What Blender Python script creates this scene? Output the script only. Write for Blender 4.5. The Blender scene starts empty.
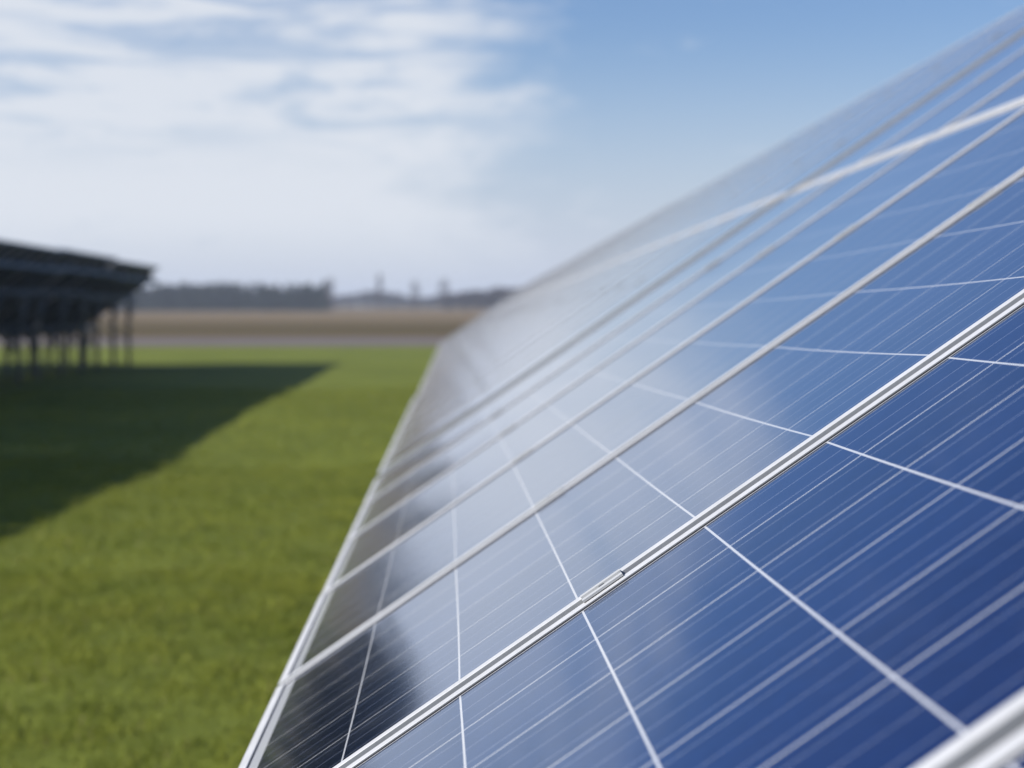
import bpy, bmesh, math, random
import numpy as np
from mathutils import Vector, Matrix

random.seed(7)
rng = np.random.default_rng(7)
R = math.radians
scn = bpy.context.scene
COL = scn.collection

# ------------------------------------------------------------------ camera
F = 1783.0                       # focal length in pixels of the 1024 wide picture
CAM_Z = 1.6
PITCH = math.atan(81.0 / F)
YAW = math.atan(65.0 / F)
cam = bpy.data.cameras.new("camera")
cam.sensor_width = 36.0
cam.lens = F * 36.0 / 1024.0
cam.clip_start = 0.05
cam.clip_end = 8000.0
cam.dof.use_dof = True
cam.dof.focus_distance = 1.94
cam.dof.aperture_fstop = 4.6
cam.dof.aperture_blades = 0
camo = bpy.data.objects.new("camera", cam)
COL.objects.link(camo)
camo.location = (0, 0, CAM_Z)
camo.rotation_euler = (R(90) - PITCH, 0, -YAW)
scn.camera = camo
CR = camo.rotation_euler.to_matrix()

# ------------------------------------------------------------------ light
SUN_EL = R(28.0)
SUN_AZ = R(190.0)                # the sun stands over -X, a little behind the camera
sun = bpy.data.lights.new("sun", 'SUN')
sun.energy = 5.0
sun.angle = R(0.53)
sun.color = (1.0, 0.955, 0.90)
suno = bpy.data.objects.new("sun", sun)
COL.objects.link(suno)
sd = Vector((math.cos(SUN_EL) * math.cos(SUN_AZ), math.cos(SUN_EL) * math.sin(SUN_AZ), math.sin(SUN_EL)))
suno.rotation_euler = sd.to_track_quat('Z', 'Y').to_euler()
suno.location = (-20, 0, 20)

w = bpy.data.worlds.new("World")
scn.world = w
w.use_nodes = True
wn, wl = w.node_tree.nodes, w.node_tree.links
for n in list(wn):
    wn.remove(n)


class NT:
    """tiny node helper"""
    def __init__(self, tree):
        self.t = tree
        self.n = tree.nodes
        self.l = tree.links

    def node(self, typ, **kw):
        nd = self.n.new(typ)
        ins = kw.pop('ins', {})
        for k, v in kw.items():
            setattr(nd, k, v)
        for k, v in ins.items():
            s = nd.inputs[k]
            if hasattr(v, 'is_output') or isinstance(v, bpy.types.NodeSocket):
                self.l.new(v, s)
            else:
                s.default_value = v
        return nd

    def m(self, op, a, b=0.0, c=0.0, clamp=False):
        nd = self.n.new('ShaderNodeMath')
        nd.operation = op
        nd.use_clamp = clamp
        for i, v in enumerate((a, b, c)):
            if isinstance(v, bpy.types.NodeSocket):
                self.l.new(v, nd.inputs[i])
            else:
                nd.inputs[i].default_value = v
        return nd.outputs[0]

    def mix(self, f, a, b):
        nd = self.n.new('ShaderNodeMix')
        nd.data_type = 'RGBA'
        for i, v in ((0, f), (6, a), (7, b)):
            if isinstance(v, bpy.types.NodeSocket):
                self.l.new(v, nd.inputs[i])
            else:
                nd.inputs[i].default_value = v if i == 0 else (v[0], v[1], v[2], 1.0)
        return nd.outputs[2]

    def sstep(self, v, lo, hi):
        nd = self.n.new('ShaderNodeMapRange')
        nd.interpolation_type = 'SMOOTHSTEP'
        nd.inputs[1].default_value = lo
        nd.inputs[2].default_value = hi
        if isinstance(v, bpy.types.NodeSocket):
            self.l.new(v, nd.inputs[0])
        return nd.outputs[0]

    def noise(self, vec, scale, detail=4.0, rough=0.55, dist=0.0):
        nd = self.n.new('ShaderNodeTexNoise')
        nd.inputs['Scale'].default_value = scale
        nd.inputs['Detail'].default_value = detail
        nd.inputs['Roughness'].default_value = rough
        nd.inputs['Distortion'].default_value = dist
        if vec is not None:
            self.l.new(vec, nd.inputs['Vector'])
        return nd.outputs[0]


W = NT(w.node_tree)
tc = W.node('ShaderNodeTexCoord')
sky = W.node('ShaderNodeTexSky', sky_type='NISHITA', sun_disc=False, sun_elevation=SUN_EL,
             sun_rotation=R(-100.0), altitude=0.0, air_density=1.0, dust_density=0.6, ozone_density=2.5)
sep = W.node('ShaderNodeSeparateXYZ', ins={0: tc.outputs['Generated']})
X, Y, Z = sep.outputs
el = W.m('MULTIPLY', W.m('ARCSINE', Z), 57.2958)                    # degrees above the horizon
az = W.m('MULTIPLY', W.m('ARCTAN2', X, Y), 57.2958)                  # degrees right of +Y
# long thin banks of cloud, stretched along the horizon
cv = W.node('ShaderNodeCombineXYZ', ins={0: W.m('MULTIPLY', az, 0.11),
                                         1: W.m('MULTIPLY', W.m('ADD', el, W.m('MULTIPLY', az, -0.03)), 0.36), 2: 3.7})
n1 = W.noise(cv.outputs[0], 1.15, 5.0, 0.55, 0.5)
cv2 = W.node('ShaderNodeCombineXYZ', ins={0: W.m('MULTIPLY', az, 0.30), 1: W.m('MULTIPLY', el, 0.8), 2: 11.3})
n2 = W.noise(cv2.outputs[0], 1.6, 6.0, 0.62, 0.4)
# the bank lies left of the view and thins out higher up and to the right
right = W.sstep(W.m('ADD', az, W.m('ADD', W.m('MULTIPLY', W.m('SUBTRACT', n1, 0.5), 26.0), W.m('MULTIPLY', W.m('SUBTRACT', n2, 0.5), 8.0))), 8.5, -5.0)
high = W.sstep(el, 12.2, 8.8)
cl = W.m('ADD', W.m('MULTIPLY', n1, 0.70), W.m('MULTIPLY', n2, 0.72))
cl = W.m('ADD', cl, W.m('MULTIPLY', W.m('MULTIPLY', right, high), 0.50))
cloud = W.m('MULTIPLY', W.sstep(cl, 0.80, 1.16), W.sstep(el, 0.0, 3.0))
cv3 = W.node('ShaderNodeCombineXYZ', ins={0: W.m('MULTIPLY', az, 0.095), 1: W.m('ADD', W.m('MULTIPLY', el, 0.62), W.m('MULTIPLY', az, 0.02)), 2: 5.1})
streak = W.m('MULTIPLY', W.sstep(W.noise(cv3.outputs[0], 1.7, 5.0, 0.6, 1.0), 0.44, 0.64), W.sstep(el, 3.5, 6.5))
cloud = W.m('MULTIPLY', cloud, W.m('SUBTRACT', 0.93, W.m('MULTIPLY', streak, 0.55)))
haze_h = W.m('MULTIPLY', W.sstep(el, 9.5, -1.0), 0.95)
tint = W.node('ShaderNodeMix', data_type='RGBA', blend_type='MULTIPLY')
tint.inputs[0].default_value = 1.0
W.l.new(sky.outputs[0], tint.inputs[6])
tint.inputs[7].default_value = (0.94, 1.035, 1.29, 1)
c1 = W.mix(haze_h, tint.outputs[2], (6.2, 6.8, 8.2))
c2 = W.mix(cloud, c1, (7.6, 8.0, 8.7))
bg = W.node('ShaderNodeBackground', ins={0: c2, 1: 0.07})
wo = W.node('ShaderNodeOutputWorld', ins={0: bg.outputs[0]})

scn.view_settings.view_transform = 'Standard'
scn.view_settings.look = 'None'
scn.view_settings.exposure = 0.5
scn.view_settings.gamma = 1.0
scn.view_settings.use_curve_mapping = False
scn.render.engine = 'CYCLES'
scn.cycles.use_denoising = True
scn.cycles.max_bounces = 6
scn.cycles.diffuse_bounces = 3
scn.cycles.glossy_bounces = 4
scn.cycles.volume_bounces = 1
scn.cycles.use_adaptive_sampling = False
scn.render.use_persistent_data = False


# ------------------------------------------------------------------ helpers
def tag(o, label=None, cat=None, group=None, kind=None):
    if label: o['label'] = label
    if cat: o['category'] = cat
    if group: o['group'] = group
    if kind: o['kind'] = kind
    return o


def material(name):
    m = bpy.data.materials.new(name)
    m.use_nodes = True
    t = NT(m.node_tree)
    b = m.node_tree.nodes['Principled BSDF']
    return m, t, b


def link_mesh(name, me, mat, parent=None):
    o = bpy.data.objects.new(name, me)
    COL.objects.link(o)
    if mat is not None and not me.materials:
        me.materials.append(mat)
    if parent is not None:
        o.parent = parent
    return o


def box(bm, x0, x1, y0, y1, z0, z1):
    vs = [bm.verts.new((x, y, z)) for x in (x0, x1) for y in (y0, y1) for z in (z0, z1)]
    for q in ((0, 1, 3, 2), (4, 6, 7, 5), (0, 4, 5, 1), (2, 3, 7, 6), (0, 2, 6, 4), (1, 5, 7, 3)):
        bm.faces.new([vs[i] for i in q])


def beam(bm, a, b, wid, hei, up=(0, 0, 1)):
    """rectangular bar from a to b"""
    a, b = Vector(a), Vector(b)
    d = (b - a).normalized()
    u = Vector(up)
    s = d.cross(u).normalized()
    t = s.cross(d).normalized()
    vs = []
    for p in (a, b):
        for i, j in ((-1, -1), (1, -1), (1, 1), (-1, 1)):
            vs.append(bm.verts.new(p + s * (i * wid / 2) + t * (j * hei / 2)))
    for q in ((0, 1, 2, 3), (7, 6, 5, 4), (0, 4, 5, 1), (1, 5, 6, 2), (2, 6, 7, 3), (3, 7, 4, 0)):
        bm.faces.new([vs[i] for i in q])


def finish(bm, name, bevel=0.0, seg=2):
    bmesh.ops.recalc_face_normals(bm, faces=bm.faces)
    if bevel > 0:
        bmesh.ops.bevel(bm, geom=list(bm.edges), offset=bevel, segments=seg, affect='EDGES', profile=0.6, clamp_overlap=True)
    me = bpy.data.meshes.new(name)
    bm.to_mesh(me)
    bm.free()
    return me


# ------------------------------------------------------------------ materials
def mat_aluminium():
    m, t, b = material("anodised_aluminium")
    o = t.node('ShaderNodeTexCoord').outputs['Object']
    n = t.noise(o, 9.0, 5.0, 0.6)
    n2 = t.noise(o, 220.0, 2.0, 0.5)
    f = t.m('ADD', t.m('MULTIPLY', n, 0.7), t.m('MULTIPLY', n2, 0.3))
    c = t.mix(t.sstep(f, 0.35, 0.65), (0.43, 0.435, 0.44), (0.50, 0.505, 0.515))
    t.l.new(c, b.inputs['Base Color'])
    b.inputs['Metallic'].default_value = 0.05
    b.inputs['Roughness'].default_value = 0.42
    bp = t.node('ShaderNodeBump', ins={'Strength': 0.06, 'Distance': 0.001, 'Height': n2})
    t.l.new(bp.outputs[0], b.inputs['Normal'])
    return m


def mat_steel():
    m, t, b = material("galvanised_steel")
    o = t.node('ShaderNodeTexCoord').outputs['Object']
    n = t.noise(o, 12.0, 4.0, 0.6)
    t.l.new(t.mix(n, (0.085, 0.086, 0.09), (0.135, 0.137, 0.14)), b.inputs['Base Color'])
    b.inputs['Metallic'].default_value = 0.5
    b.inputs['Roughness'].default_value = 0.55
    return m


def plain(name, col, rough=0.6, metal=0.0):
    m, t, b = material(name)
    o = t.node('ShaderNodeTexCoord').outputs['Object']
    n = t.noise(o, 14.0, 4.0, 0.6)
    d = [c * 0.8 for c in col]
    t.l.new(t.mix(n, d, col), b.inputs['Base Color'])
    b.inputs['Roughness'].default_value = rough
    b.inputs['Metallic'].default_value = metal
    return m


# panel dimensions (local X runs up the slope, local Y along the row, Z is the normal)
CELLP = 0.159          # cell pitch up the slope
MARGIN = 0.038
PL = 12 * CELLP + 2 * MARGIN       # 1.984 long
PW = 0.990                          # wide
PITCH_Y = 1.012
LIP = 0.018
CP_Y = (PW - 2 * 0.0215) / 6        # cell pitch across
GAPX = 0.016


def mat_cells():
    m, t, b = material("polycrystalline_cells_under_glass")
    o = t.node('ShaderNodeTexCoord').outputs['Object']
    s = t.node('ShaderNodeSeparateXYZ', ins={0: o})
    x, y = s.outputs[0], s.outputs[1]
    u = t.m('DIVIDE', t.m('SUBTRACT', x, MARGIN), CELLP)
    v = t.m('DIVIDE', t.m('SUBTRACT', y, 0.0215), CP_Y)
    fu = t.m('SUBTRACT', u, t.m('FLOOR', u))
    fv = t.m('SUBTRACT', v, t.m('FLOOR', v))
    du = t.m('MULTIPLY', t.m('MINIMUM', fu, t.m('SUBTRACT', 1.0, fu)), CELLP)    # metres to the nearest cell border
    dv = t.m('MULTIPLY', t.m('MINIMUM', fv, t.m('SUBTRACT', 1.0, fv)), CP_Y)
    gu = t.m('LESS_THAN', du, 0.00125)
    gv = t.m('LESS_THAN', dv, 0.0013)
    out1 = t.m('GREATER_THAN', t.m('ABSOLUTE', t.m('SUBTRACT', u, 6.0)), 6.0)
    out2 = t.m('GREATER_THAN', t.m('ABSOLUTE', t.m('SUBTRACT', v, 3.0)), 3.0)
    gap = t.m('MAXIMUM', t.m('MAXIMUM', gu, gv), t.m('MAXIMUM', out1, out2))
    # three bus bars run up the slope in each cell
    fb = t.m('MULTIPLY', fv, 3.0)
    fb = t.m('SUBTRACT', fb, t.m('FLOOR', fb))
    db = t.m('MULTIPLY', t.m('ABSOLUTE', t.m('SUBTRACT', fb, 0.5)), CP_Y / 3)
    bus = t.m('MULTIPLY', t.m('LESS_THAN', db, 0.0005), t.m('SUBTRACT', 1.0, gap))
    # solder joints make the bar uneven
    sol = t.noise(o, 70.0, 2.0, 0.5)
    # crystal grain and cell to cell tone
    vor = t.node('ShaderNodeTexVoronoi', ins={'Vector': o, 'Scale': 95.0})
    gr = t.node('ShaderNodeSeparateColor', ins={0: vor.outputs['Color']}).outputs[0]
    info = t.node('ShaderNodeObjectInfo').outputs['Random']
    cid = t.node('ShaderNodeCombineXYZ', ins={0: t.m('FLOOR', u), 1: t.m('FLOOR', v), 2: t.m('MULTIPLY', info, 91.0)})
    wn_ = t.node('ShaderNodeTexWhiteNoise', noise_dimensions='3D', ins={'Vector': cid.outputs[0]}).outputs['Value']
    tone = t.m('ADD', t.m('MULTIPLY', gr, 0.40), t.m('MULTIPLY', wn_, 0.60))
    cell = t.mix(tone, (0.016, 0.054, 0.180), (0.034, 0.098, 0.290))
    c = t.mix(t.m('MULTIPLY', bus, t.m('ADD', 0.25, t.m('MULTIPLY', sol, 0.5))), cell, (0.36, 0.38, 0.42))
    c = t.mix(gap, c, (0.43, 0.445, 0.475))
    # thin film of dust, heavier at the lower edge where rain leaves it
    dn = t.noise(o, 5.0, 6.0, 0.65)
    dn2 = t.noise(o, 260.0, 3.0, 0.6)
    edge = t.sstep(x, 0.14, 0.0)
    t.l.new(c, b.inputs['Base Color'])
    # the nitride coating of the silicon reflects blue; grid, bus bars and dust stay matt
    t.l.new(t.m('MULTIPLY', t.m('SUBTRACT', 1.0, t.m('MAXIMUM', gap, bus)), 0.93), b.inputs['Metallic'])
    t.l.new(t.m('ADD', 0.09, t.m('MULTIPLY', t.m('MAXIMUM', gap, bus), 0.5)), b.inputs['Roughness'])
    b.inputs['IOR'].default_value = 1.3
    b.inputs['Specular Tint'].default_value = (0.30, 0.45, 0.68, 1)
    b.inputs['Coat Weight'].default_value = 1.0
    b.inputs['Coat IOR'].default_value = 1.32
    cr = t.m('ADD', 0.060, t.m('MULTIPLY', t.sstep(dn, 0.35, 0.8), 0.035))
    t.l.new(cr, b.inputs['Coat Roughness'])
    # film of fine dust: optical depth grows along a slanting path through it, 1 - exp(-tau / cos)
    tau = t.m('ADD', 0.0008, t.m('MULTIPLY', t.sstep(dn, 0.35, 0.8), 0.0022))
    sp = t.node('ShaderNodeTexVoronoi', ins={'Vector': o, 'Scale': 17.0})
    spr = t.node('ShaderNodeSeparateColor', ins={0: sp.outputs['Color']}).outputs
    spot = t.m('LESS_THAN', sp.outputs['Distance'], t.m('MULTIPLY', t.m('SUBTRACT', spr[0], 0.80), 0.22))
    tau = t.m('ADD', tau, t.m('MULTIPLY', spot, 0.03))
    tau = t.m('ADD', tau, t.m('MULTIPLY', t.m('MULTIPLY', edge, dn2), 0.008))
    ge = t.node('ShaderNodeNewGeometry')
    dt = t.node('ShaderNodeVectorMath', operation='DOT_PRODUCT', ins={0: ge.outputs['Normal'], 1: ge.outputs['Incoming']}).outputs['Value']
    cosv = t.m('MAXIMUM', t.m('ABSOLUTE', dt), 0.003)
    film = t.m('SUBTRACT', 1.0, t.m('EXPONENT', t.m('MULTIPLY', t.m('DIVIDE', tau, cosv), -1.0)))
    dd = t.node('ShaderNodeBsdfDiffuse', ins={0: (0.37, 0.365, 0.37, 1)})
    mx = t.node('ShaderNodeMixShader', ins={0: film, 1: b.outputs[0], 2: dd.outputs[0]})
    out = [n for n in t.n if n.type == 'OUTPUT_MATERIAL'][0]
    t.l.new(mx.outputs[0], out.inputs[0])
    return m


M_AL = mat_aluminium()
M_ST = mat_steel()
M_CELL = mat_cells()
M_BLACK = plain("black_rubber_gasket", (0.012, 0.012, 0.014), 0.7)
M_BACK = plain("dark_backsheet", (0.034, 0.036, 0.046), 0.6)
M_CLAMP = plain("clamp_aluminium", (0.48, 0.485, 0.48), 0.38, 0.1)


# ------------------------------------------------------------------ terrain
def ground_z(x, y):
    """height of the ground, the camera stands at 0,0"""
    x = np.asarray(x, float)
    y = np.asarray(y, float)
    yy = np.clip(y, -60, 75)
    z = -0.0079 * yy
    k = np.clip((y - 75) / 60, 0, 1)
    z = z - 0.0079 * 30 * (k - k * k / 2) * 1.0
    fade = np.clip((78 - y) / 45, 0, 1)
    z = z + fade * (0.05 * np.sin(x * 0.31 + 1.3) * np.sin(y * 0.21 + 0.4) + 0.028 * np.sin(x * 0.9 + y * 0.33)
                    + 0.020 * np.sin(x * 1.7 - y * 0.8 + 2.0) * np.sin(y * 0.55))
    return z


def sheet(name, xs, ys, dz, mat, rough=None):
    gx, gy = np.meshgrid(xs, ys)
    gz = ground_z(gx, gy) + dz
    if rough is not None:
        gz = gz + rough(gx, gy)
    co = np.stack([gx.ravel(), gy.ravel(), gz.ravel()], 1)
    nx, ny = len(xs), len(ys)
    i = np.arange(ny - 1)[:, None] * nx + np.arange(nx - 1)[None, :]
    q = np.stack([i, i + 1, i + 1 + nx, i + nx], -1).reshape(-1, 4)
    me = bpy.data.meshes.new(name)
    me.vertices.add(len(co))
    me.vertices.foreach_set('co', co.ravel())
    me.loops.add(q.size)
    me.loops.foreach_set('vertex_index', q.ravel().astype(np.int32))
    me.polygons.add(len(q))
    me.polygons.foreach_set('loop_start', np.arange(0, q.size, 4, dtype=np.int32))
    me.polygons.foreach_set('use_smooth', np.ones(len(q), bool))
    me.update(calc_edges=True)
    me.validate()
    o = link_mesh(name, me, mat)
    tag(o, kind='structure')
    return o


def mat_field():
    m, t, b = material("dry_field")
    o = t.node('ShaderNodeTexCoord').outputs['Object']
    mp = t.node('ShaderNodeMapping', ins={'Vector': o, 'Scale': (0.006, 0.03, 1.0)})
    a = t.noise(mp.outputs[0], 1.0, 5.0, 0.6)
    bb = t.noise(o, 0.35, 5.0, 0.6)
    c = t.mix(t.sstep(a, 0.38, 0.62), (0.155, 0.103, 0.045), (0.195, 0.138, 0.072))
    yy = t.node('ShaderNodeSeparateXYZ', ins={0: o}).outputs[1]
    band = t.m('MULTIPLY', t.sstep(yy, 118.0, 128.0), t.sstep(yy, 260.0, 180.0))
    c = t.mix(t.m('MULTIPLY', band, 0.92), c, (0.088, 0.062, 0.020))
    c = t.mix(t.m('MULTIPLY', t.sstep(bb, 0.45, 0.7), 0.35), c, (0.085, 0.078, 0.034))
    t.l.new(c, b.inputs['Base Color'])
    b.inputs['Roughness'].default_value = 0.95
    b.inputs['Specular IOR Level'].default_value = 0.1
    return m


def mat_road():
    m, t, b = material("gravel_track")
    o = t.node('ShaderNodeTexCoord').outputs['Object']
    a = t.noise(o, 0.5, 5.0, 0.6)
    c = t.mix(a, (0.122, 0.104, 0.098), (0.180, 0.158, 0.155))
    yy = t.node('ShaderNodeSeparateXYZ', ins={0: o}).outputs[1]
    verge = t.sstep(yy, 99.5, 94.0)
    c = t.mix(verge, c, (0.165, 0.115, 0.055))
    t.l.new(c, b.inputs['Base Color'])
    b.inputs['Roughness'].default_value = 0.95
    b.inputs['Specular IOR Level'].default_value = 0.1
    return m


def mat_lawn():
    m, t, b = material("short_grass_ground")
    o = t.node('ShaderNodeTexCoord').outputs['Object']
    n1 = t.noise(o, 0.35, 4.0, 0.6)
    n2 = t.noise(o, 3.2, 5.0, 0.65)
    n3 = t.noise(o, 16.0, 4.0, 0.7)
    c = t.mix(t.sstep(n1, 0.3, 0.7), (0.128, 0.156, 0.024), (0.172, 0.200, 0.030))
    c = t.mix(t.m('MULTIPLY', t.sstep(n2, 0.46, 0.66), 0.6), c, (0.092, 0.112, 0.018))
    c = t.mix(t.m('MULTIPLY', t.sstep(n3, 0.50, 0.66), 0.5), c, (0.075, 0.090, 0.018))
    t.l.new(c, b.inputs['Base Color'])
    b.inputs['Roughness'].default_value = 0.95
    b.inputs['Specular IOR Level'].default_value = 0.1
    hh = t.m('ADD', t.m('MULTIPLY', n2, 0.6), t.m('MULTIPLY', n3, 0.4))
    bp = t.node('ShaderNodeBump', ins={'Strength': 0.6, 'Distance': 0.06, 'Height': hh})
    t.l.new(bp.outputs[0], b.inputs['Normal'])
    return m


M_FIELD, M_ROAD, M_LAWN = mat_field(), mat_road(), mat_lawn()
ys_far = np.concatenate([np.arange(-60, 160, 2.0), np.geomspace(160, 1500, 40)])
xs_far = np.concatenate([-np.geomspace(1300, 62, 30), np.arange(-60, 61, 3.0), np.geomspace(62, 1300, 30)])
sheet("ground", xs_far, ys_far, -0.22 + 0.0, M_FIELD,
      lambda x, y: 0.20 * np.clip((y - 116) / 4, 0, 1))
sheet("gravel_road", np.arange(-60, 61, 3.0), np.arange(90, 120.1, 2.0), -0.03, M_ROAD)
sheet("lawn", np.arange(-60, 30.1, 0.45), np.arange(-20, 93.1, 0.45), 0.0, M_LAWN)


# grass blades: one object, nobody could count them
def mat_blades():
    m, t, b = material("grass_blades")
    o = t.node('ShaderNodeTexCoord').outputs['Object']
    at = t.node('ShaderNodeAttribute', attribute_name='tone').outputs['Fac']
    n1 = t.noise(o, 0.8, 4.0, 0.6)
    c = t.mix(at, (0.105, 0.125, 0.016), (0.300, 0.325, 0.048))
    c = t.mix(t.m('MULTIPLY', t.sstep(n1, 0.4, 0.7), 0.5), c, (0.110, 0.155, 0.018))
    c = t.mix(t.sstep(at, 0.93, 0.97), c, (0.26, 0.22, 0.10))
    t.l.new(c, b.inputs['Base Color'])
    b.inputs['Roughness'].default_value = 0.75
    b.inputs['Specular IOR Level'].default_value = 0.2
    tr = t.node('ShaderNodeBsdfTranslucent', ins={0: c})
    mx = t.node('ShaderNodeMixShader', ins={0: 0.22, 1: b.outputs[0], 2: tr.outputs[0]})
    out = [n for n in t.n if n.type == 'OUTPUT_MATERIAL'][0]
    t.l.new(mx.outputs[0], out.inputs[0])
    return m


def lump(x, y):
    return (np.sin(x * 9.1 + 2 * np.sin(y * 3.3)) * np.sin(y * 7.7 + 1.7 * np.sin(x * 4.1)) +
            0.6 * np.sin(x * 3.9 + 1.2) * np.sin(y * 4.6 - x * 1.9) +
            1.1 * np.sin(x * 27.0 + 3 * np.sin(y * 9.0)) * np.sin(y * 19.0 + 2.5 * np.sin(x * 11.0 + 1.0))) / 2.2


def grass():
    P = []
    def zone(y0, y1, dens, h, wd):
        area_n = int((y1 - y0) * (0.28 * (y0 + y1) / 2 + 2.2) * dens)
        y = np.sqrt(rng.uniform(y0 ** 2, y1 ** 2, area_n))
        x = rng.uniform(-(0.285 * y + 1.2), 0.8, area_n)
        l = lump(x, y)
        keep = rng.uniform(0, 1, area_n) < 0.62 + 0.38 * l
        x, y, l = x[keep], y[keep], l[keep]
        hh = h * (0.75 + 0.6 * l) * rng.uniform(0.55, 1.35, len(x))
        P.append(np.stack([x, y, hh, np.full(len(x), wd), l], 1))
    zone(4.6, 11, 5200, 0.045, 0.0055)
    zone(11, 20, 1900, 0.045, 0.009)
    zone(20, 40, 420, 0.04, 0.018)
    P = np.concatenate(P)
    n = len(P)
    x, y, h, wd, l = P.T
    z = ground_z(x, y) - 0.004
    a = rng.uniform(0, 2 * math.pi, n)
    ln = rng.uniform(0.1, 0.9, n) * h
    b2 = rng.uniform(0, 2 * math.pi, n)
    base = np.stack([x, y, z], 1)
    side = np.stack([np.cos(a), np.sin(a), np.zeros(n)], 1) * (wd / 2)[:, None]
    tip = base + np.stack([np.cos(b2) * ln, np.sin(b2) * ln, h], 1)
    co = np.stack([base - side, base + side, tip], 1).reshape(-1, 3)
    me = bpy.data.meshes.new("lawn_grass")
    me.vertices.add(3 * n)
    me.vertices.foreach_set('co', co.ravel())
    me.loops.add(3 * n)
    me.loops.foreach_set('vertex_index', np.arange(3 * n, dtype=np.int32))
    me.polygons.add(n)
    me.polygons.foreach_set('loop_start', np.arange(0, 3 * n, 3, dtype=np.int32))
    me.update(calc_edges=True)
    at = me.attributes.new('tone', 'FLOAT', 'POINT')
    tone = np.clip(0.45 + 0.5 * l + rng.uniform(-0.3, 0.3, n), 0, 0.9)
    dry = rng.uniform(0, 1, n) < 0.03
    tone[dry] = 1.0
    at.data.foreach_set('value', np.repeat(tone, 3))
    o = link_mesh("lawn_grass", me, mat_blades())
    tag(o, 'short green grass blades covering the lawn between the solar rows', 'grass', kind='stuff')


grass()

# ------------------------------------------------------------------ solar tables
def panel_meshes():
    """frame, cell sheet and back box of one panel, origin at its lower near corner, glass top at z=0"""
    TOP, BOT = 0.0028, -0.038
    bm = bmesh.new()
    # four mitred lips as C-profiles: lip + outer wall + inner lower flange
    prof = [(0, BOT), (0, TOP - 0.0006), (0.0006, TOP), 
            (LIP - 0.0005, TOP), (LIP, TOP - 0.0005), (LIP, -0.009), (0.0022, -0.009), (0.0022, BOT + 0.002), (0.028, BOT + 0.002), (0.028, BOT)]
    rings = []
    for d, z in prof:
        rings.append([bm.verts.new(c) for c in ((d, d, z), (PL - d, d, z), (PL - d, PW - d, z), (d, PW - d, z))])
    k = len(rings)
    for i in range(k):
        r0, r1 = rings[i], rings[(i + 1) % k]
        for j in range(4):
            bm.faces.new((r0[j], r0[(j + 1) % 4], r1[(j + 1) % 4], r1[j]))
    frame = finish(bm, "solar_panel_frame")
    # gasket: thin black seal on the inside of the lip
    bm = bmesh.new()
    g0, g1 = LIP + 0.0001, LIP + 0.0017
    r = []
    for d, z in ((g0, -0.004), (g0, 0.0012), (g1, 0.0008), (g1, -0.004)):
        r.append([bm.verts.new(c) for c in ((d, d, z), (PL - d, d, z), (PL - d, PW - d, z), (d, PW - d, z))])
    for i in range(4):
        for j in range(4):
            bm.faces.new((r[i][j], r[i][(j + 1) % 4], r[(i + 1) % 4][(j + 1) % 4], r[(i + 1) % 4][j]))
    gas = finish(bm, "seal")
    bm = bmesh.new()
    d = 0.0035
    # the glass sags a little between its frame, which bends every reflection in it
    NX, NY, SAG = 28, 18, 0.0024
    top = []
    for i in range(NX + 1):
        row = []
        for j in range(NY + 1):
            x = d + (PL - 2 * d) * i / NX
            y = d + (PW - 2 * d) * j / NY
            u, v = 2 * i / NX - 1, 2 * j / NY - 1
            row.append(bm.verts.new((x, y, -SAG * (1 - u ** 4) * (1 - v * v))))
        top.append(row)
    for i in range(NX):
        for j in range(NY):
            f = bm.faces.new((top[i][j], top[i + 1][j], top[i + 1][j + 1], top[i][j + 1]))
            f.smooth = True
    zb = -0.0082
    lo = [bm.verts.new((x, y, zb)) for x, y in ((d, d), (PL - d, d), (PL - d, PW - d), (d, PW - d))]
    bm.faces.new(lo[::-1])
    edges = [[top[i][0] for i in range(NX + 1)], [top[NX][j] for j in range(NY + 1)],
             [top[NX - i][NY] for i in range(NX + 1)], [top[0][NY - j] for j in range(NY + 1)]]
    for k in range(4):
        dup = [bm.verts.new(v_.co) for v_ in edges[k][::-1]]
        bm.faces.new([lo[k], lo[(k + 1) % 4]] + dup)
    sheet_ = bpy.data.meshes.new("cell_sheet")
    bm.to_mesh(sheet_)
    bm.free()
    for p in sheet_.polygons:
        p.material_index = 0 if p.normal.z > 0.5 else 1
    bm = bmesh.new()
    box(bm, PL - 0.20, PL - 0.09, PW / 2 - 0.07, PW / 2 + 0.07, -0.030, -0.0084)
    jb = finish(bm, "junction_box", 0.004)
    return frame, gas, sheet_, jb


ME_FR, ME_GA, ME_SH, ME_JB = panel_meshes()
ME_FR.materials.append(M_AL)
ME_GA.materials.append(M_BLACK)
ME_SH.materials.append(M_CELL)
ME_SH.materials.append(M_BACK)
ME_JB.materials.append(M_BLACK)
NCOL = 8
TLEN = (NCOL - 1) * PITCH_Y + PW
TWID = 2 * PL + GAPX
RAILS = (0.543, 1.42, PL + GAPX + 0.543, PL + GAPX + 1.42)


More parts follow.
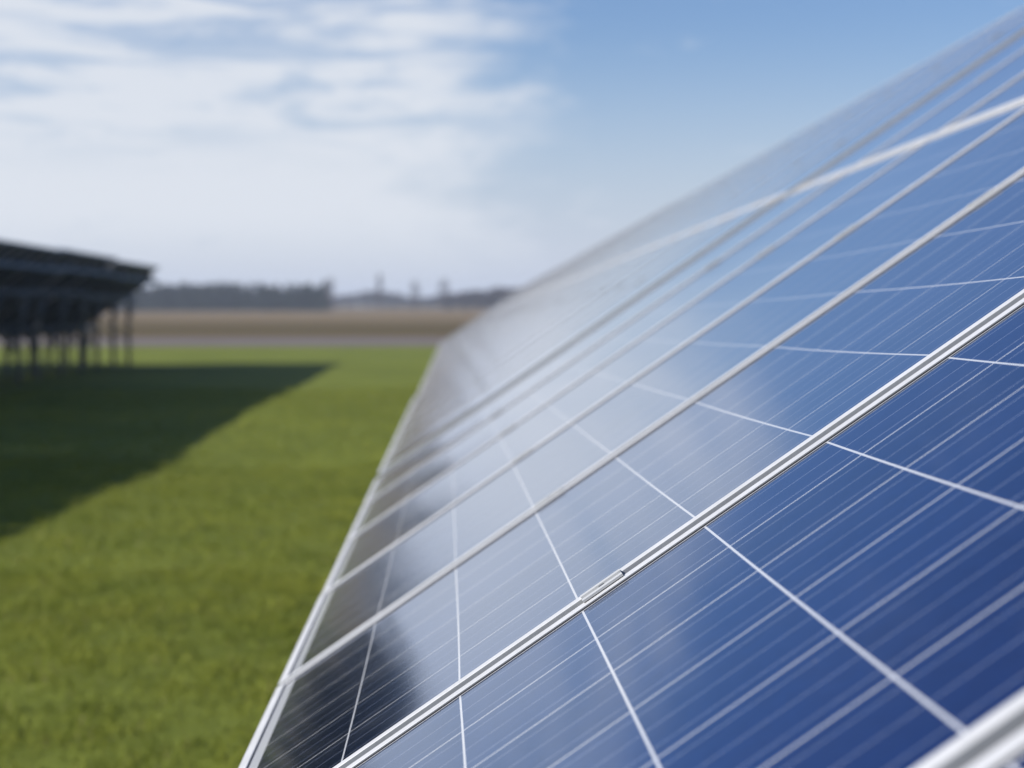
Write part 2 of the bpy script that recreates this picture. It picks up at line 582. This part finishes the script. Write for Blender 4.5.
def clamp_mesh():
    """mid clamp: a hat channel with a bolt recess, 52 mm long, bridging two frames"""
    bm = bmesh.new()
    L = 0.026
    g = (PITCH_Y - PW) / 2
    prof = [(-g - 0.0075, 0.0030), (-g - 0.0075, 0.0056), (-g + 0.0035, 0.0056), (-g + 0.0045, 0.0010), (g - 0.0045, 0.0010), (g - 0.0035, 0.0056),
            (g + 0.0075, 0.0056), (g + 0.0075, 0.0030), (g - 0.0015, 0.0030), (g - 0.0015, -0.030), (-g + 0.0015, -0.030), (-g + 0.0015, 0.0030)]
    a = [bm.verts.new((-L, y, z)) for y, z in prof]
    c = [bm.verts.new((L, y, z)) for y, z in prof]
    n = len(prof)
    for i in range(n):
        bm.faces.new((a[i], a[(i + 1) % n], c[(i + 1) % n], c[i]))
    bm.faces.new(a[::-1])
    bm.faces.new(c)
    me = finish(bm, "mid_clamp")
    me.materials.append(M_CLAMP)
    return me


def bolt_mesh():
    bm = bmesh.new()
    bmesh.ops.create_cone(bm, cap_ends=True, segments=12, radius1=0.0038, radius2=0.0036, depth=0.004,
                          matrix=Matrix.Translation((0, 0, 0.0032)))
    me = finish(bm, "bolt")
    me.materials.append(M_ST)
    return me


ME_CL, ME_BO = clamp_mesh(), bolt_mesh()


def make_table(name, base_clear, tilt, BD):
    """Empty at the lower near corner of the table; children in table axes (x up the slope, y along the row)"""
    root = bpy.data.objects.new(name, None)
    COL.objects.link(root)
    for r in range(2):
        for c in range(NCOL):
            p = link_mesh('solar_panel', ME_FR, None, root)
            p.location = (r * (PL + GAPX), c * PITCH_Y, 0)
            jx, jz = random.uniform(-0.0012, 0.0012), random.uniform(-0.0006, 0.0006)
            p.location.x += jx
            p.location.z += jz
            p.rotation_euler = (random.uniform(-0.0008, 0.0008), random.uniform(-0.0004, 0.0004), 0)
            link_mesh('seal', ME_GA, None, p)
            link_mesh('cell_sheet', ME_SH, None, p)
            link_mesh('junction_box', ME_JB, None, p)
    for x in RAILS:
        for c in range(NCOL + 1):
            y = c * PITCH_Y - (PITCH_Y - PW) / 2
            if c in (0, NCOL):
                continue
            k = link_mesh('mid_clamp', ME_CL, None, root)
            k.location = (x + random.uniform(-0.004, 0.004), y, 0)
            b = link_mesh('bolt', ME_BO, None, k)
        bm = bmesh.new()
        box(bm, x - 0.02, x + 0.02, -0.06, TLEN + 0.06, -0.088, -0.0395)
        link_mesh('rail', finish(bm, 'rail'), M_ST, root)
    # ground normal directions in table axes
    down = Vector((-math.sin(tilt), 0, -math.cos(tilt)))
    for i in range(3):
        y = 1.24 + i * 2.8
        bm = bmesh.new()
        box(bm, 0.25, TWID - 0.25, y - 0.03, y + 0.03, -BD, -0.0895)
        link_mesh('beam', finish(bm, 'beam'), M_ST, root)
        feet = []
        for xs in (0.95, 2.70):
            top = Vector((xs, y, -BD))
            hgt = (base_clear + xs * math.sin(tilt) - BD * math.cos(tilt)) + 0.5
            bot = top + down * hgt
            feet.append((top, bot, hgt))
            bm = bmesh.new()
            beam(bm, top, bot, 0.10, 0.12, up=(math.cos(tilt), 0, -math.sin(tilt)))
            link_mesh('post', finish(bm, 'post'), M_ST, root)
        top, bot, hgt = feet[1]
        bm = bmesh.new()
        beam(bm, top + down * (hgt - 1.1), (1.55, y, -BD), 0.05, 0.05, up=(0, 1, 0))
        link_mesh('brace', finish(bm, 'brace'), M_ST, root)
    bm = bmesh.new()
    box(bm, 3.62, 3.70, 0.05, TLEN - 0.03, -BD - 0.11, -BD - 0.002)
    link_mesh('purlin', finish(bm, 'purlin'), M_ST, root)
    for xs in (0.95, 2.70):
        bm = bmesh.new()
        box(bm, xs - 0.04, xs + 0.04, 0.1, TLEN - 0.1, -BD - 0.14, -BD - 0.002)
        link_mesh('purlin', finish(bm, 'purlin'), M_ST, root)
        for i in range(3):
            y = 1.24 + i * 2.8
            for sg in (-1, 1):
                bm = bmesh.new()
                a = Vector((xs, y, -BD - 0.14)) + down * 0.55
                a.y += 0.05 * sg
                beam(bm, a, (xs, y + 0.75 * sg, -BD - 0.135), 0.05, 0.05, up=(1, 0, 0))
                link_mesh('knee_brace', finish(bm, 'knee_brace'), M_ST, root)
    return root


def copy_tree(o, parent=None):
    c = o.copy()
    COL.objects.link(c)
    if parent is not None:
        c.parent = parent
    for ch in o.children:
        copy_tree(ch, c)
    return c


# axes of the near row, read from the vanishing point of its long edges
U = Vector((-65, 55, -F)).normalized()
V = Vector((0.823, 0.568, 0.0))
V.z = -(V.x * U.x + V.y * U.y) / U.z
V.normalize()
U, V = (CR @ U).normalized(), (CR @ V).normalized()
N = V.cross(U).normalized()
HCAM = 0.329
B0 = -0.566
A0 = 1.945 + (PITCH_Y - PW) / 2 - 3 * PITCH_Y      # start of the table: its third joint is in focus
TILT = math.asin(V.z)
ROWM = Matrix((V, U, N)).transposed().to_4x4()
cam_p = Vector((0, 0, CAM_Z))
print("U", U, "V", V, "tilt", math.degrees(TILT))

bottom0 = cam_p - N * HCAM + V * B0
near = make_table('solar_table', bottom0.z - 0.1, TILT, 0.19)
GAP_T = 0.20
near_labels = {
    0: 'nearest solar table, blue panels with white grid lines filling the right foreground',
    1: 'second solar table of the right row, just beyond the dark gap',
    2: 'third solar table of the right row, pale blurred glass beyond the second',
}
NT_R = 9
for i in range(NT_R):
    t = near if i == 0 else copy_tree(near)
    a = A0 - 2 * PITCH_Y + 0 * i
    # eight columns, joints on the pitch of the row; the table ends at the sixth joint past the camera
    a = 1.926 + (PITCH_Y - PW) / 2 + 5 * PITCH_Y - NCOL * PITCH_Y + i * (NCOL * PITCH_Y + GAP_T)
    drift = [0, 0.004, 0.02, 0.03, 0.035, 0.03, 0.04, 0.03, 0.03][i]
    lift = [0, 0.004, -0.004, 0.002, 0.004, -0.003, 0.002, 0, 0][i]
    p = bottom0 + U * a + V * drift + N * lift
    t.matrix_world = Matrix.Translation(p) @ ROWM
    lab = near_labels.get(i, 'far solar table in the pale blurred wedge where the right row meets the horizon')
    tag(t, lab, 'solar table', 'solar tables of the row on the right')

# the nearest panels sag a little towards the camera end of the table
yA = 3 * PITCH_Y
for ch in near.children:
    y = ch.location.y
    if ch.name.startswith('solar_panel') and y < yA - 0.1:
        ch.location.z -= 0.0100 * (yA - y)
        ch.rotation_euler.x += 0.0100
    elif ch.name.startswith('mid_clamp') and y < yA - 0.1:
        ch.location.z -= 0.0100 * (yA - y)

# the row on the left, seen from behind
UL = Vector((-0.0125, 1, -0.0078)).normalized()
VL = Vector((math.cos(R(34.6)), 0, math.sin(R(34.6))))
NL = VL.cross(UL).normalized()
LM = Matrix((VL, UL, NL)).transposed().to_4x4()
END_Y = 61.3
step = NCOL * PITCH_Y + 0.05
top_end = Vector((-9.86, END_Y, CAM_Z + 1.207))
left = make_table('solar_table', 0.87, R(34.6), 0.36)
left_labels = [
    'end table of the left solar row, dark underside on posts at its far right end',
    'second table from the far end of the left row, dark underside from behind',
    'third table from the far end of the left solar row, at the picture edge',
]
NT_L = 7
for i in range(NT_L):
    t = left if i == 0 else copy_tree(left)
    end = top_end - UL * (i * step)
    p = end - VL * TWID - UL * TLEN
    p = p + NL * [0, 0.05, -0.04, 0.07, -0.03, 0.05, -0.05][i]
    t.matrix_world = Matrix.Translation(p) @ LM
    lab = left_labels[i] if i < 3 else 'solar table of the left row, off frame, casting the shadow on the lawn'
    tag(t, lab, 'solar table', 'solar tables of the row on the left')


# one row further left, outside the picture: it only shades the ground behind the left row
for i in range(4):
    t = copy_tree(left)
    p = top_end + Vector((-7.5, 0.4, -0.02)) - UL * (i * step) - VL * TWID - UL * TLEN
    t.matrix_world = Matrix.Translation(p) @ LM
    t['label'] = 'solar table of the outermost left row, off frame, shading the ground'
    t['group'] = 'solar tables of the outermost left row'


# ------------------------------------------------------------------ far trees
def mat_leaf(name, c0, c1):
    m, t, b = material(name)
    o = t.node('ShaderNodeTexCoord').outputs['Object']
    n = t.noise(o, 0.25, 4.0, 0.7)
    t.l.new(t.mix(t.sstep(n, 0.35, 0.65), c0, c1), b.inputs['Base Color'])
    b.inputs['Roughness'].default_value = 0.9
    b.inputs['Specular IOR Level'].default_value = 0.1
    return m


M_PINE = mat_leaf("dark_conifer_needles", (0.014, 0.022, 0.018), (0.030, 0.040, 0.028))
M_TWIG = mat_leaf("bare_winter_twigs", (0.050, 0.040, 0.042), (0.080, 0.062, 0.062))
M_BARK = plain("grey_bark", (0.10, 0.085, 0.07), 0.9)


def crown_quads(cx, cy, z0, h, r, n, size, shape):
    k = rng.uniform(0, 1, n)
    if shape == 'cone':
        rad = r * (1 - k) ** 0.8 + 0.15
        zz = z0 + h * (0.12 + 0.88 * k)
    else:
        rad = r * np.sqrt(np.clip(np.sin(np.pi * (0.08 + 0.88 * k)), 0.02, 1))
        zz = z0 + h * (0.25 + 0.75 * k)
    a = rng.uniform(0, 2 * math.pi, n)
    rr = rad * np.sqrt(rng.uniform(0, 1, n))
    c = np.stack([cx + rr * np.cos(a), cy + rr * np.sin(a), zz], 1)
    d1 = rng.normal(size=(n, 3)); d1 /= np.linalg.norm(d1, axis=1)[:, None]
    d2 = rng.normal(size=(n, 3)); d2 -= (d2 * d1).sum(1)[:, None] * d1; d2 /= np.linalg.norm(d2, axis=1)[:, None]
    s = size * rng.uniform(0.5, 1.3, n)[:, None]
    return np.stack([c - d1 * s, c - d2 * s * 0.5, c + d1 * s, c + d2 * s * 0.5], 1).reshape(-1, 3)


def quads_object(name, co, mat, parent=None):
    n = len(co) // 4
    me = bpy.data.meshes.new(name)
    me.vertices.add(len(co))
    me.vertices.foreach_set('co', co.ravel())
    me.loops.add(4 * n)
    me.loops.foreach_set('vertex_index', np.arange(4 * n, dtype=np.int32))
    me.polygons.add(n)
    me.polygons.foreach_set('loop_start', np.arange(0, 4 * n, 4, dtype=np.int32))
    me.update(calc_edges=True)
    return link_mesh(name, me, mat, parent)


def trunk_quads(cx, cy, z0, h, r):
    out = []
    for i in range(5):
        a0, a1 = 2 * math.pi * i / 5, 2 * math.pi * (i + 1) / 5
        out += [(cx + r * math.cos(a0), cy + r * math.sin(a0), z0), (cx + r * math.cos(a1), cy + r * math.sin(a1), z0),
                (cx + 0.4 * r * math.cos(a1), cy + 0.4 * r * math.sin(a1), z0 + h), (cx + 0.4 * r * math.cos(a0), cy + 0.4 * r * math.sin(a0), z0 + h)]
    return np.array(out, float)


def forest(name, label, x0, x1, y0, depth, h0, h1, dens, shape, mat, nq, size, prof=None):
    P = []
    n = int(abs(x1 - x0) * dens)
    for i in range(n):
        x = rng.uniform(x0, x1)
        y = y0 + rng.uniform(0, depth)
        z = float(ground_z(x, y))
        h = rng.uniform(h0, h1) * (prof(x) if prof else 1.0)
        P.append(crown_quads(x, y, z - 0.4, h, h * (0.24 if shape == 'cone' else 0.36), nq, size, shape))
        P.append(trunk_quads(x, y, z - 0.4, h * 0.8, 0.16))
    o = quads_object(name, np.concatenate(P), mat)
    tag(o, label, 'forest', kind='stuff')


forest('conifer_forest', 'dark blue-grey conifer wood along the horizon behind the left solar row',
       -210, -35, 500, 40, 5.6, 8.7, 3.7, 'cone', M_PINE, 170, 0.55, lambda x: 1.0 + 0.05 * math.sin(x * 0.17) + 0.03 * math.sin(x * 0.5))
forest('bare_wood', 'low distant grey wood on the horizon between conifer wood and right row',
       -110, 45, 850, 50, 6.0, 8.6, 1.9, 'round', M_TWIG, 150, 0.8, lambda x: 0.85 + 0.2 * math.sin(x * 0.13))
forest('brown_wood', 'brown leafless wood on the horizon just left of the right solar row',
       -4, 80, 600, 50, 4.6, 7.2, 1.5, 'round', M_TWIG, 150, 0.6, lambda x: min(1.15, 0.75 + max(0, x + 4) * 0.018))


def bare_tree(px, dist, h, spread, label):
    x = (px - 447) / F * dist
    z = float(ground_z(x, dist))
    root = bpy.data.objects.new('bare_tree', None)
    COL.objects.link(root)
    root.location = (x, dist, z)
    t = quads_object('trunk', trunk_quads(0, 0, -0.4, h * 0.95, 0.24 + 0.1 * spread), M_BARK, root)
    quads_object('crown', crown_quads(0, 0, 0, h, spread, 260, 0.34, 'round'), M_TWIG, root)
    tag(root, label, 'tree', 'bare trees on the horizon')


bare_tree(380, 560, 11.5, 1.0, 'tall thin bare tree standing alone above the low horizon wood')
bare_tree(415, 560, 9.0, 1.8, 'broader bare tree right of the tall thin one on the horizon')
bare_tree(444, 560, 9.6, 2.2, 'widest bare tree on the horizon, nearest the right solar row')
bare_tree(331, 490, 9.0, 1.5, 'taller bare tree at the right end of the dark conifer wood')

# ------------------------------------------------------------------ air
hz = bpy.data.materials.new("haze_air")
hz.use_nodes = True
hn = hz.node_tree.nodes
for n in list(hn):
    hn.remove(n)
pv = hn.new('ShaderNodeVolumePrincipled')
pv.inputs['Color'].default_value = (0.74, 0.84, 1.0, 1)
pv.inputs['Density'].default_value = 0.0004
pv.inputs['Anisotropy'].default_value = 0.2
ho = hn.new('ShaderNodeOutputMaterial')
hz.node_tree.links.new(pv.outputs[0], ho.inputs['Volume'])
bm = bmesh.new()
box(bm, -1320, 1320, -80, 1520, -2.5, 14.0)
tag(link_mesh('haze', finish(bm, 'haze'), hz), 'pale even haze in the air over the fields', 'haze', kind='stuff')
